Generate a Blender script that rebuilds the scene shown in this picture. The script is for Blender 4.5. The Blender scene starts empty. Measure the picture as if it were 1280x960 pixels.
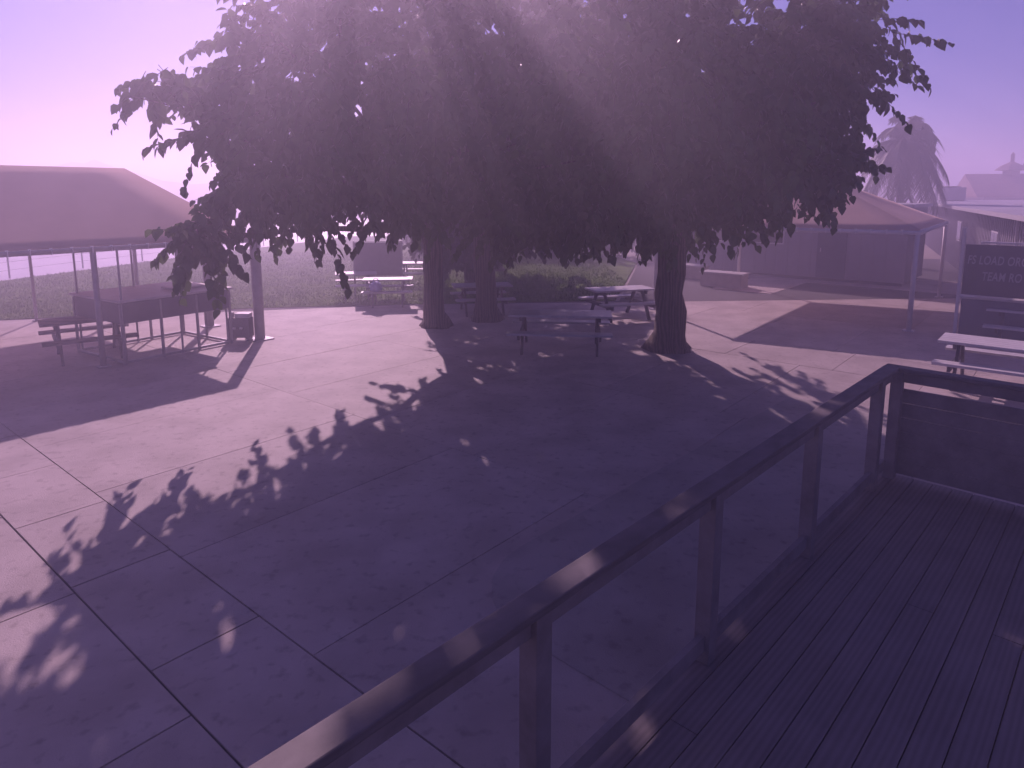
import bpy, math, random
import numpy as np
from mathutils import Vector, Matrix

# ------------------------------------------------------------------ camera, sky, sun, exposure
sc = bpy.context.scene
C = sc.collection
CAM_H = 3.1
PITCH = math.radians(9.0)
F_PX, CX, CY = 850.0, 640.0, 375.0           # focal length and principal point on a 1280 x 960 frame
cam = bpy.data.cameras.new("camera")
cam.sensor_width = 36.0
cam.lens = F_PX / 1280.0 * 36.0
cam.shift_y = (CY - 480.0) / 1280.0
cam.clip_start = 0.05
cam.clip_end = 3000.0
cam_ob = bpy.data.objects.new("camera", cam)
cam_ob.location = (0, 0, CAM_H)
cam_ob.rotation_euler = (math.pi / 2 - PITCH, 0, 0)
C.objects.link(cam_ob)
sc.camera = cam_ob

SUN_EL = math.radians(29.4)
SUN_AZ = math.radians(-13.3)                 # left of the view direction (+Y)
world = bpy.data.worlds.new("World")
sc.world = world
world.use_nodes = True
wn = world.node_tree
for n in list(wn.nodes):
    wn.nodes.remove(n)
w_out = wn.nodes.new("ShaderNodeOutputWorld")
w_bg = wn.nodes.new("ShaderNodeBackground")
w_sky = wn.nodes.new("ShaderNodeTexSky")
w_sky.sky_type = 'NISHITA'
w_sky.sun_disc = False
w_sky.sun_elevation = SUN_EL
w_sky.sun_rotation = SUN_AZ
w_sky.altitude = 430
w_sky.air_density = 1.0
w_sky.dust_density = 0.1
w_sky.ozone_density = 5.0
w_bg.inputs["Strength"].default_value = 0.065
w_tint = wn.nodes.new("ShaderNodeMix")
w_tint.data_type = 'RGBA'
w_tint.blend_type = 'MULTIPLY'
w_tint.inputs[0].default_value = 1.0
w_tint.inputs[7].default_value = (0.43, 0.52, 0.84, 1)
wn.links.new(w_sky.outputs[0], w_tint.inputs[6])
wn.links.new(w_tint.outputs[2], w_bg.inputs[0])
wn.links.new(w_bg.outputs[0], w_out.inputs[0])

sun = bpy.data.lights.new("sun", 'SUN')
sun.energy = 3.7
sun.angle = math.radians(0.6)
sun.color = (1.0, 0.93, 0.86)
sun_ob = bpy.data.objects.new("sun", sun)
travel = Vector((-math.sin(SUN_AZ) * math.cos(SUN_EL), -math.cos(SUN_AZ) * math.cos(SUN_EL), -math.sin(SUN_EL)))
sun_ob.rotation_euler = travel.to_track_quat('-Z', 'Y').to_euler()
sun_ob.location = (-10, 40, 30)
C.objects.link(sun_ob)

vs = sc.view_settings
vs.view_transform = 'Standard'
vs.look = 'None'
vs.gamma = 1.0
vs.exposure = 0.15
vs.use_curve_mapping = False
# the webcam's own white balance is far to the magenta side
vs.use_white_balance = True
vs.white_balance_temperature = 6700
vs.white_balance_tint = 75

sc.cycles.use_denoising = True
sc.cycles.max_bounces = 7
sc.cycles.diffuse_bounces = 3
sc.cycles.glossy_bounces = 2
sc.cycles.transmission_bounces = 4
sc.cycles.transparent_max_bounces = 6
sc.cycles.volume_bounces = 3
sc.cycles.sample_clamp_indirect = 4.0

rnd = random.Random(7)
nrs = np.random.RandomState(11)

# ------------------------------------------------------------------ helpers
def G(px, py, z=0.0):
    """point of the horizontal plane z that this photograph pixel looks at"""
    u, v = px - CX, py - CY
    Y = F_PX * math.cos(PITCH) - v * math.sin(PITCH)
    Z = -F_PX * math.sin(PITCH) - v * math.cos(PITCH)
    k = (z - CAM_H) / Z
    return Vector((u * k, Y * k, z))

SITE = math.radians(40.0)                    # the paving grid is turned 40 degrees to the view
U = Vector((math.cos(SITE), -math.sin(SITE), 0))
V = Vector((math.sin(SITE), math.cos(SITE), 0))
UP = Vector((0, 0, 1))

def mat(name, col, rough=0.7, var=0.15, scale=8.0, bump=0.0, bscale=None, metal=0.0, trans=0.0, col2=None, wave=None, spec=0.5):
    m = bpy.data.materials.new(name)
    m.use_nodes = True
    nt = m.node_tree
    b = nt.nodes["Principled BSDF"]
    out = nt.nodes["Material Output"]
    tc = nt.nodes.new("ShaderNodeTexCoord")
    nz = nt.nodes.new("ShaderNodeTexNoise")
    nz.inputs["Scale"].default_value = scale
    nz.inputs["Detail"].default_value = 6
    nz.inputs["Roughness"].default_value = 0.65
    nt.links.new(tc.outputs["Object"], nz.inputs["Vector"])
    ramp = nt.nodes.new("ShaderNodeValToRGB")
    ramp.color_ramp.elements[0].position = 0.3
    ramp.color_ramp.elements[1].position = 0.7
    lo = [max(0, c * (1 - var)) for c in col]
    hi = [min(1, c * (1 + var)) for c in (col2 or col)]
    ramp.color_ramp.elements[0].color = (*lo, 1)
    ramp.color_ramp.elements[1].color = (*hi, 1)
    src = nz.outputs["Fac"]
    if wave:
        wv = nt.nodes.new("ShaderNodeTexWave")
        wv.wave_type = 'RINGS' if wave.get('rings') else 'BANDS'
        wv.bands_direction = wave.get('dir', 'X')
        wv.inputs["Scale"].default_value = wave.get('scale', 6)
        wv.inputs["Distortion"].default_value = wave.get('dist', 4)
        wv.inputs["Detail"].default_value = 3
        mp = nt.nodes.new("ShaderNodeMapping")
        mp.vector_type = 'TEXTURE'
        mp.inputs["Scale"].default_value = [1.0 / q for q in wave.get('map', (1, 1, 1))]
        mp.inputs["Rotation"].default_value = (0, 0, wave.get('rot', 0))
        nt.links.new(tc.outputs["Object"], mp.inputs["Vector"])
        nt.links.new(mp.outputs[0], wv.inputs["Vector"])
        mx = nt.nodes.new("ShaderNodeMix")
        mx.inputs[0].default_value = wave.get('mix', 0.5)
        nt.links.new(nz.outputs["Fac"], mx.inputs[2])
        nt.links.new(wv.outputs["Fac"], mx.inputs[3])
        src = mx.outputs[0]
    nt.links.new(src, ramp.inputs[0])
    nt.links.new(ramp.outputs[0], b.inputs["Base Color"])
    b.inputs["Roughness"].default_value = rough
    b.inputs["Metallic"].default_value = metal
    b.inputs["Specular IOR Level"].default_value = spec
    if bump:
        bp = nt.nodes.new("ShaderNodeBump")
        bp.inputs["Strength"].default_value = bump
        bp.inputs["Distance"].default_value = 0.02
        if bscale:
            n2 = nt.nodes.new("ShaderNodeTexNoise")
            n2.inputs["Scale"].default_value = bscale
            n2.inputs["Detail"].default_value = 4
            nt.links.new(tc.outputs["Object"], n2.inputs["Vector"])
            nt.links.new(n2.outputs["Fac"], bp.inputs["Height"])
        else:
            nt.links.new(src, bp.inputs["Height"])
        nt.links.new(bp.outputs[0], b.inputs["Normal"])
    if trans:
        tr = nt.nodes.new("ShaderNodeBsdfTranslucent")
        nt.links.new(ramp.outputs[0], tr.inputs["Color"])
        ms = nt.nodes.new("ShaderNodeMixShader")
        ms.inputs[0].default_value = trans
        nt.links.new(b.outputs[0], ms.inputs[1])
        nt.links.new(tr.outputs[0], ms.inputs[2])
        nt.links.new(ms.outputs[0], out.inputs["Surface"])
    return m

def concrete_mat(name, col, var=0.12):
    """broom-finished concrete: broad blotches, fine speckle, dark spots, faint streaks"""
    m = mat(name, col, rough=0.72, var=var, scale=0.9, bump=0.25, bscale=90, spec=0.4)
    nt = m.node_tree
    b = nt.nodes["Principled BSDF"]
    ramp = next(n for n in nt.nodes if n.type == 'VALTORGB')
    geo = nt.nodes.new("ShaderNodeNewGeometry")
    nz = next(n for n in nt.nodes if n.type == 'TEX_NOISE')
    nt.links.new(geo.outputs["Position"], nz.inputs["Vector"])
    sp = nt.nodes.new("ShaderNodeTexNoise"); sp.inputs["Scale"].default_value = 11; sp.inputs["Detail"].default_value = 8
    nt.links.new(geo.outputs["Position"], sp.inputs["Vector"])
    r2 = nt.nodes.new("ShaderNodeValToRGB")
    r2.color_ramp.elements[0].position = 0.28; r2.color_ramp.elements[0].color = (0.72, 0.70, 0.69, 1)
    r2.color_ramp.elements[1].position = 0.44; r2.color_ramp.elements[1].color = (1, 1, 1, 1)
    nt.links.new(sp.outputs["Fac"], r2.inputs[0])
    st = nt.nodes.new("ShaderNodeTexNoise"); st.inputs["Scale"].default_value = 3; st.inputs["Detail"].default_value = 5
    mp = nt.nodes.new("ShaderNodeMapping"); mp.inputs["Scale"].default_value = (0.5, 0.5, 1)
    nt.links.new(geo.outputs["Position"], mp.inputs["Vector"]); nt.links.new(mp.outputs[0], st.inputs["Vector"])
    r3 = nt.nodes.new("ShaderNodeValToRGB")
    r3.color_ramp.elements[0].position = 0.35; r3.color_ramp.elements[0].color = (0.80, 0.79, 0.78, 1)
    r3.color_ramp.elements[1].position = 0.6; r3.color_ramp.elements[1].color = (1, 1, 1, 1)
    nt.links.new(st.outputs["Fac"], r3.inputs[0])
    # every slab keeps a slightly different tone
    oi = nt.nodes.new("ShaderNodeObjectInfo")
    mr = nt.nodes.new("ShaderNodeMapRange"); mr.inputs[3].default_value = 0.88; mr.inputs[4].default_value = 1.06
    nt.links.new(oi.outputs["Random"], mr.inputs[0])
    prev = ramp.outputs[0]
    for o in (r2.outputs[0], r3.outputs[0], mr.outputs[0]):
        mm = nt.nodes.new("ShaderNodeMix"); mm.data_type = 'RGBA'; mm.blend_type = 'MULTIPLY'; mm.inputs[0].default_value = 1
        nt.links.new(prev, mm.inputs[6]); nt.links.new(o, mm.inputs[7])
        prev = mm.outputs[2]
    nt.links.new(prev, b.inputs["Base Color"])
    return m

ORG = {}
def tag(o, label=None, cat=None, group=None, kind=None):
    if label: o["label"] = label
    if cat: o["category"] = cat
    if group: o["group"] = group
    if kind: o["kind"] = kind
    return o

def thing(name, loc, label, cat, group=None):
    o = bpy.data.objects.new(name, None)
    o.empty_display_size = 0.2
    o.location = loc
    C.objects.link(o)
    ORG[o] = Vector(loc)
    return tag(o, label, cat, group)

class MB:
    """collects faces in world coordinates and links them as one mesh object"""
    def __init__(self):
        self.v, self.f = [], []
    def add(self, vs_, fs_):
        k = len(self.v)
        self.v += [tuple(p) for p in vs_]
        self.f += [tuple(i + k for i in q) for q in fs_]
        return self
    def box(self, c, sx, sy, sz, ax=None, ay=None, az=None):
        """box centred at c, sizes along the axes ax, ay, az"""
        ax, ay, az = ax or Vector((1, 0, 0)), ay or Vector((0, 1, 0)), az or UP
        c = Vector(c)
        p = [c + ax * (sx / 2 * i) + ay * (sy / 2 * j) + az * (sz / 2 * k) for k in (-1, 1) for j in (-1, 1) for i in (-1, 1)]
        return self.add(p, [(0, 2, 3, 1), (4, 5, 7, 6), (0, 1, 5, 4), (2, 6, 7, 3), (0, 4, 6, 2), (1, 3, 7, 5)])
    def bar(self, p, q, w, h, up=None):
        p, q = Vector(p), Vector(q)
        d = (q - p); L = d.length; d = d / L
        up = up or (UP if abs(d.z) < 0.9 else V)
        side = d.cross(up).normalized(); up2 = side.cross(d).normalized()
        return self.box((p + q) / 2, L, w, h, d, side, up2)
    def tube(self, pts, radii, n=8, cap=True):
        pts = [Vector(p) for p in pts]
        if not hasattr(radii, '__len__'): radii = [radii] * len(pts)
        rings = []
        k0 = len(self.v)
        ref = None
        for i, p in enumerate(pts):
            d = (pts[min(i + 1, len(pts) - 1)] - pts[max(i - 1, 0)]).normalized()
            if ref is None:
                ref = d.cross(Vector((1, 0, 0)) if abs(d.x) < 0.8 else Vector((0, 1, 0))).normalized()
            ref = (ref - d * ref.dot(d)).normalized()
            b2 = d.cross(ref)
            for j in range(n):
                a = 2 * math.pi * j / n
                self.v.append(tuple(p + (ref * math.cos(a) + b2 * math.sin(a)) * radii[i]))
        for i in range(len(pts) - 1):
            for j in range(n):
                a, b = k0 + i * n + j, k0 + i * n + (j + 1) % n
                self.f.append((a, b, b + n, a + n))
        if cap:
            self.f.append(tuple(k0 + j for j in reversed(range(n))))
            self.f.append(tuple(k0 + (len(pts) - 1) * n + j for j in range(n)))
        return self
    def lathe(self, c, prof, n=16):
        c = Vector(c); k0 = len(self.v)
        for r, z in prof:
            for j in range(n):
                a = 2 * math.pi * j / n
                self.v.append((c.x + r * math.cos(a), c.y + r * math.sin(a), c.z + z))
        for i in range(len(prof) - 1):
            for j in range(n):
                a, b = k0 + i * n + j, k0 + i * n + (j + 1) % n
                self.f.append((a, b, b + n, a + n))
        self.f.append(tuple(k0 + j for j in reversed(range(n))))
        self.f.append(tuple(k0 + (len(prof) - 1) * n + j for j in range(n)))
        return self
    def prism(self, poly, z0, z1):
        n = len(poly)
        a = sum(poly[i][0] * poly[(i + 1) % n][1] - poly[(i + 1) % n][0] * poly[i][1] for i in range(n))
        if a < 0: poly = list(reversed(poly))
        return self.add([(p[0], p[1], z0) for p in poly] + [(p[0], p[1], z1) for p in poly],
                        [tuple(reversed(range(n))), tuple(range(n, 2 * n))] + [(i, (i + 1) % n, n + (i + 1) % n, n + i) for i in range(n)])
    def build(self, name, m, parent=None, smooth=False, bevel=0.0):
        org = ORG.get(parent, Vector((0, 0, 0)))
        me = bpy.data.meshes.new(name)
        me.from_pydata([(x - org.x, y - org.y, z - org.z) for x, y, z in self.v], [], self.f)
        me.materials.append(m)
        if smooth:
            me.shade_smooth()
        o = bpy.data.objects.new(name, me)
        C.objects.link(o)
        if parent is not None:
            o.parent = parent
            ORG[o] = org
        if bevel:
            b = o.modifiers.new("bevel", 'BEVEL'); b.width = bevel; b.segments = 2; b.limit_method = 'ANGLE'
        return o

def np_mesh(name, verts, quads_or_tris, m, parent=None, smooth=False):
    org = ORG.get(parent, Vector((0, 0, 0)))
    verts = np.asarray(verts, dtype=np.float32) - np.array(org[:], dtype=np.float32)
    fa = np.asarray(quads_or_tris, dtype=np.int32)
    k = fa.shape[1]
    me = bpy.data.meshes.new(name)
    me.vertices.add(len(verts)); me.vertices.foreach_set("co", verts.ravel())
    me.loops.add(fa.size); me.loops.foreach_set("vertex_index", fa.ravel())
    me.polygons.add(len(fa)); me.polygons.foreach_set("loop_start", np.arange(0, fa.size, k, dtype=np.int32))
    me.update(calc_edges=True)
    me.validate()
    me.materials.append(m)
    if smooth: me.shade_smooth()
    o = bpy.data.objects.new(name, me)
    C.objects.link(o)
    if parent is not None:
        o.parent = parent
        ORG[o] = org
    return o

# ------------------------------------------------------------------ materials
M = {}
M['dirt'] = mat("dirt", (0.30, 0.25, 0.20), 0.95, 0.25, 0.6, 0.4, 12)
M['concrete'] = concrete_mat("concrete", (0.49, 0.42, 0.38))
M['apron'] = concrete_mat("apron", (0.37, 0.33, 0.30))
M['joint'] = mat("joint", (0.055, 0.05, 0.045), 0.95, 0.3, 10)
M['taxiway'] = mat("taxiway", (0.62, 0.59, 0.56), 0.30, 0.12, 0.25, 0.05, 30)
M['lawn'] = mat("lawn", (0.055, 0.15, 0.008), 1.0, 0.35, 1.3, 0.5, 40, spec=0.1, col2=(0.10, 0.17, 0.02))
M['grass'] = mat("grass", (0.055, 0.165, 0.008), 0.95, 0.3, 0.7, trans=0.2, spec=0.1, col2=(0.10, 0.18, 0.02))
M['hill'] = mat("hill", (0.20, 0.17, 0.15), 0.95, 0.2, 0.05)
M['plank'] = mat("plank", (0.20, 0.165, 0.16), 0.6, 0.2, 2.5, 0.08, None, wave=dict(dir='X', scale=9, dist=6, map=(1, 0.08, 1), mix=0.25, rot=math.radians(-43.2)))
M['railwood'] = mat("railwood", (0.15, 0.13, 0.13), 0.62, 0.25, 5, 0.1, None, wave=dict(rings=True, scale=11, dist=7, map=(1, 0.16, 1), mix=0.15, rot=math.radians(-43.2)), spec=0.3)
M['deckframe'] = mat("deckframe", (0.22, 0.19, 0.185), 0.7, 0.3, 4)
M['fabric'] = mat("fabric", (0.56, 0.38, 0.33), 0.9, 0.05, 1.2, 0.15, 250, trans=0.5)
M['tanfabric'] = mat("tanfabric", (0.80, 0.62, 0.53), 0.9, 0.05, 1.2, 0.15, 250, trans=0.5)
M['steel'] = mat("steel", (0.30, 0.29, 0.30), 0.5, 0.15, 6, metal=0.3)
M['whitesteel'] = mat("whitesteel", (0.62, 0.60, 0.60), 0.45, 0.08, 6)
M['darksteel'] = mat("darksteel", (0.06, 0.055, 0.06), 0.55, 0.2, 8)
M['lace'] = mat("lace", (0.75, 0.73, 0.72), 0.7, 0.05, 5)
M['bark'] = mat("bark", (0.11, 0.085, 0.065), 0.95, 0.45, 9, 0.9, None, wave=dict(dir='X', scale=5, dist=9, map=(1, 1, 0.2), mix=0.5))
M['leaf'] = mat("leaf", (0.045, 0.085, 0.022), 0.42, 0.35, 0.9, trans=0.30, col2=(0.075, 0.125, 0.03))
M['bgleaf'] = mat("bgleaf", (0.035, 0.06, 0.02), 0.7, 0.35, 0.7, trans=0.15, col2=(0.06, 0.085, 0.03))
M['paleleaf'] = mat("paleleaf", (0.38, 0.40, 0.20), 0.6, 0.2, 9, trans=0.3)
M['palmleaf'] = mat("palmleaf", (0.06, 0.08, 0.035), 0.6, 0.3, 1.2, trans=0.15)
M['oldwood'] = mat("oldwood", (0.13, 0.10, 0.085), 0.8, 0.3, 3, 0.3, None, wave=dict(dir='Y', scale=6, dist=5, map=(1, 0.15, 1), mix=0.5))
M['whitewood'] = mat("whitewood", (0.58, 0.56, 0.55), 0.55, 0.12, 3, 0.1, 40)
M['darkpanel'] = mat("darkpanel", (0.055, 0.055, 0.07), 0.5, 0.15, 5)
M['signboard'] = mat("signboard", (0.028, 0.030, 0.045), 0.45, 0.2, 4)
M['letter'] = mat("letter", (0.32, 0.31, 0.34), 0.6, 0.1, 8)
M['bluepanel'] = mat("bluepanel", (0.10, 0.115, 0.16), 0.6, 0.15, 3)
M['greymesh'] = mat("greymesh", (0.20, 0.19, 0.20), 0.85, 0.1, 6)
M['tabletop'] = mat("tabletop", (0.50, 0.48, 0.46), 0.45, 0.1, 6, 0.1, 60)
M['bagcloth'] = mat("bagcloth", (0.34, 0.33, 0.58), 0.75, 0.25, 9)
M['planter'] = mat("planter", (0.42, 0.36, 0.31), 0.85, 0.15, 4, 0.3, 30)
M['trailer'] = mat("trailer", (0.32, 0.31, 0.34), 0.7, 0.06, 3)
M['shed'] = mat("shed", (0.20, 0.19, 0.21), 0.6, 0.10, 2)
M['shedroof'] = mat("shedroof", (0.42, 0.40, 0.41), 0.5, 0.08, 2)
M['glass'] = mat("glass", (0.03, 0.035, 0.045), 0.12, 0.05, 3)
M['rooftile'] = mat("rooftile", (0.20, 0.10, 0.075), 0.85, 0.3, 3, 0.4, 14)
M['stucco'] = mat("stucco", (0.35, 0.31, 0.28), 0.9, 0.08, 5, 0.2, 60)
M['acunit'] = mat("acunit", (0.42, 0.42, 0.43), 0.5, 0.08, 5, metal=0.2)

# ------------------------------------------------------------------ ground, lawn, taxiway, hills
g = MB().add([(-160, -32, -0.02), (160, -32, -0.02), (160, 132, -0.02), (-160, 132, -0.02)], [(0, 1, 2, 3)]).build("ground", M['dirt'])
tag(g, kind='structure')

LAWN = [(-17.6, 15.2), (-12.58, 16.43), (-6.77, 18.25), (-2.7, 18.85), (3.0, 19.5), (5.5, 30), (3.0, 48.0), (-11.3, 48.6), (-13.7, 40), (-15.77, 33.43), (-18.0, 23.71), (-20.5, 18.5)]
tw = MB().prism([(-23, 14), (-20.7, 18.4), (-18.15, 23.71), (-15.95, 33.43), (-13.9, 40), (-11.5, 48.8), (3.2, 48.2), (30, 49), (60, 80), (-30, 81), (-60, 80), (-48, 30), (-40, 12)], -0.015, -0.002).build("taxiway", M['taxiway'])
tag(tw, kind='structure')
lw = MB().prism(LAWN, -0.01, 0.012).build("lawn", M['lawn'])
tag(lw, kind='structure')

def inside(poly, x, y):
    c = np.zeros(len(x), bool)
    n = len(poly)
    for i in range(n):
        x1, y1 = poly[i]; x2, y2 = poly[(i + 1) % n]
        hit = ((y1 > y) != (y2 > y)) & (x < (x2 - x1) * (y - y1) / (y2 - y1 + 1e-9) + x1)
        c ^= hit
    return c

N = 90000
gx = nrs.uniform(-20.5, 4, N); gy = 15.2 + 20 * nrs.rand(N) ** 1.7
k = inside(LAWN, gx, gy); gx, gy = gx[k], gy[k]; N = len(gx)
patch = 0.55 + 0.45 * np.sin(gx * 2.1 + 1.3 * np.sin(gy * 1.1)) * np.sin(gy * 1.7 + gx * 0.6)
hgt = (0.035 + 0.05 * nrs.rand(N)) * (0.6 + 0.6 * patch)
ang = nrs.uniform(0, 2 * np.pi, N); wid = 0.012 + 0.012 * nrs.rand(N)
lean = nrs.normal(0, 0.025, (N, 2))
vv = np.zeros((N, 3, 3))
vv[:, 0] = np.stack([gx - wid * np.cos(ang), gy - wid * np.sin(ang), np.full(N, 0.005)], 1)
vv[:, 1] = np.stack([gx + wid * np.cos(ang), gy + wid * np.sin(ang), np.full(N, 0.005)], 1)
vv[:, 2] = np.stack([gx + lean[:, 0], gy + lean[:, 1], 0.012 + hgt], 1)
gr = np_mesh("grass", vv.reshape(-1, 3), np.arange(3 * N).reshape(-1, 3), M['grass'])
tag(gr, "short green grass blades covering the lawn", "grass", kind='stuff')

def hill(pts, y0, depth, name):
    mb = MB()
    n = len(pts)
    front = [(x, y0 - depth, 0) for x, z in pts]; mid = [(x + rnd.uniform(-1, 1), y0 - depth * 0.4 + rnd.uniform(-3, 3), z * 0.55) for x, z in pts]
    top = [(x, y0, z) for x, z in pts]; back = [(x, y0 + depth, 0) for x, z in pts]
    rows = front + mid + top + back
    fs = []
    for r in range(3):
        for i in range(n - 1):
            fs.append((r * n + i, r * n + i + 1, (r + 1) * n + i + 1, (r + 1) * n + i))
    mb.add(rows, fs)
    return tag(mb.build(name, M['hill'], smooth=True), kind='structure')
Y0 = 100.0
def hz(px, py):                              # skyline heights of the range at distance Y0
    return ((px - CX) / F_PX * Y0 * 1.0, CAM_H + (241 - py) / F_PX * Y0)
sky_px = [(-160, 236), (-80, 230), (-20, 224), (40, 216), (85, 208), (100, 204), (115, 206), (128, 201), (140, 206), (160, 213), (185, 219), (210, 227), (245, 231), (290, 229), (340, 234), (420, 232), (520, 236), (640, 234), (800, 236), (960, 233), (1120, 236), (1300, 232), (1450, 236)]
hill([hz(*p) for p in sky_px], Y0, 18, "hills")

# ------------------------------------------------------------------ concrete paving: slabs on a dark bed, joints open
bed_poly = [(-30, 2), (-17.5, 15.1), (-12.58, 16.33), (-6.77, 18.15), (-2.7, 18.75), (3.1, 19.4), (5.6, 30), (20, 32), (26, 20), (14, -4), (2, -14), (-20, -14)]
bed = MB().prism(bed_poly, -0.012, 0.0).build("concrete_pavement", M['joint'])
tag(bed, kind='structure')
ORG[bed] = Vector((0, 0, 0))
bands = [-14, -10.4, -6.8, -3.3, -0.9, 1.55, 2.32, 5.6, 9.0, 12.5, 14.1, 17.5, 21, 24.5, 28]
offs = [0.3, 1.2, 0.7, 0.0, -0.1, 0.28, 0.0, 0.35, 0.0, 0.55, 0.15, 0.9, 0.4, 0.2]
def ab(x, y): return (x * U.x + y * U.y, x * V.x + y * V.y)
def clip_poly(poly, clipper):
    """Sutherland-Hodgman, clipper convex-ish and counter-clockwise"""
    out = poly
    n = len(clipper)
    for i in range(n):
        a, b = clipper[i], clipper[(i + 1) % n]
        inp, out = out, []
        if not inp: return []
        def s(p): return (b[0] - a[0]) * (p[1] - a[1]) - (b[1] - a[1]) * (p[0] - a[0])
        for j in range(len(inp)):
            p, q = inp[j], inp[(j + 1) % len(inp)]
            sp_, sq_ = s(p), s(q)
            if sp_ >= 0: out.append(p)
            if sp_ * sq_ < 0:
                t = sp_ / (sp_ - sq_)
                out.append((p[0] + (q[0] - p[0]) * t, p[1] + (q[1] - p[1]) * t))
    return out
clipper = [(-30, 2), (-20, -14), (2, -14), (14, -4), (26, 20), (20, 32), (5.6, 30), (3.0, 19.3), (-2.7, 18.72), (-17.5, 15.05)]
# convex clip only: left part and right part of the paving
clipL = [(-20, -6), (2, -14), (14, -4), (14.5, 19.5), (3.0, 19.4), (-2.7, 18.72), (-6.77, 18.1), (-12.58, 16.28), (-17.5, 15.05), (-24, 6)]
clipL = [(-24, 6), (-20, -6), (2, -14), (14, -4), (14.5, 19.9), (-2.7, 18.7), (-17.5, 15.0)]
for bi in range(len(bands) - 1):
    b0, b1 = bands[bi], bands[bi + 1]
    step = 1.47 if bi == 5 else 1.95
    a0 = -7.6 + offs[bi] - step * 10
    for i in range(24):
        a = a0 + i * step
        gap = 0.0045 if bi not in (4, 5) else 0.0075
        q = [(a + gap, b0 + gap), (a + step - gap, b0 + gap), (a + step - gap, b1 - gap), (a + gap, b1 - gap)]
        w = [(U.x * p + V.x * r, U.y * p + V.y * r) for p, r in q]
        if sum((w[j][0] * w[(j + 1) % 4][1] - w[(j + 1) % 4][0] * w[j][1]) for j in range(4)) < 0: w.reverse()
        far = all(p[1] > 19.5 for p in w)
        cl = clip_poly(w, clipL) if not far else ([p for p in w] if all(5.8 < p[0] < 24 and p[1] < 30 for p in w) else [])
        if len(cl) < 3: continue
        if not any(p[1] > 2.2 for p in cl): continue
        # hidden below the deck
        if all((p[0] * 0.729 - p[1] * 0.684) > -0.9 and p[1] < 6 for p in cl): continue
        dz = rnd.uniform(0, 0.004)
        MB().prism(cl, -0.004, 0.012 + dz).build("slab", M['concrete'], bed)

# ------------------------------------------------------------------ wooden deck and its railing
DV = Vector((0.684, 0.729, 0)).normalized(); DU = Vector((DV.y, -DV.x, 0))
R0 = Vector((-0.61, 1.55, 0))
DZ = 0.63
def D(s, t, z): return R0 + DV * s + DU * t + UP * z
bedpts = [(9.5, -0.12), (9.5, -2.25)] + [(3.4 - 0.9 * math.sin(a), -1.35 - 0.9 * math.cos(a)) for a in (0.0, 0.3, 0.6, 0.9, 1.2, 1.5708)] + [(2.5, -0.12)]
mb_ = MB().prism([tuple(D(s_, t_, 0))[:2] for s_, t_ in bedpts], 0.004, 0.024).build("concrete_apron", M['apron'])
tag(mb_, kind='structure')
deck = thing("wooden_deck", D(1, 2, 0), "dark raised wooden deck of narrow planks beside the open railing", "deck")
t = -0.06
i = 0
while t < 3.6:
    w = 0.138
    cuts = [-3.0, 5.78] if i % 3 == 0 else ([-3.0, 1.9, 5.78] if i % 3 == 1 else [-3.0, 3.7, 5.78])
    for c0, c1 in zip(cuts[:-1], cuts[1:]):
        zz = DZ + rnd.uniform(-0.0015, 0.0015)
        MB().box(D((c0 + c1) / 2, t + w / 2, zz - 0.0125), c1 - c0 - 0.004, w, 0.025, DV, DU, UP).build("plank", M['plank'], deck)
    t += w + 0.006
    i += 1
MB().box(D(1.38, -0.075, DZ / 2 - 0.01), 8.76, 0.025, DZ - 0.04, DV, DU, UP).build("fascia", M['deckframe'], deck)
MB().box(D(5.80, 1.76, DZ / 2 - 0.01), 0.025, 3.68, DZ - 0.04, DV, DU, UP).build("fascia", M['deckframe'], deck)

rail = thing("deck_railing", D(0, 0, DZ), "long wooden deck railing with flat weathered top board, running along the paving side", "railing")
MB().box(D(1.4, 0.0, 1.61), 8.5, 0.118, 0.036, DV, DU, UP).build("top_board", M['railwood'], rail, bevel=0.006)
MB().box(D(1.4, 0.0, 1.545), 8.46, 0.035, 0.088, DV, DU, UP).build("upper_rail", M['deckframe'], rail)
MB().box(D(1.4, 0.0, DZ + 0.12), 8.46, 0.035, 0.088, DV, DU, UP).build("lower_rail", M['deckframe'], rail)
for s in (-2.0, -0.45, 1.02, 2.4, 3.85, 5.3):
    MB().box(D(s, 0.0, (DZ + 1.592) / 2), 0.088, 0.088, 1.592 - DZ - 0.002, DV, DU, UP).build("post", M['deckframe'], rail, bevel=0.004)
rail2 = thing("deck_railing", D(5.6, 1.5, DZ), "shorter wooden deck railing closing the end of the deck toward the white bench tables", "railing")
MB().box(D(5.70, 1.75, 1.606), 0.118, 3.62, 0.036, DV, DU, UP).build("top_board", M['railwood'], rail2, bevel=0.006)
MB().box(D(5.70, 1.75, 1.54), 0.035, 3.5, 0.088, DV, DU, UP).build("upper_rail", M['deckframe'], rail2)
for q_ in range(6):
    MB().box(D(5.725, 1.77, DZ + 0.10 + q_ * 0.128), 0.022, 3.44, 0.121, DV, DU, UP).build("infill_board", M['deckframe'], rail2)
for t in (0.05, 1.2, 2.4, 3.45):
    MB().box(D(5.67, t, (DZ + 1.588) / 2 + 0.002), 0.088, 0.088, 1.586 - DZ, DV, DU, UP).build("post", M['deckframe'], rail2, bevel=0.004)

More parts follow.
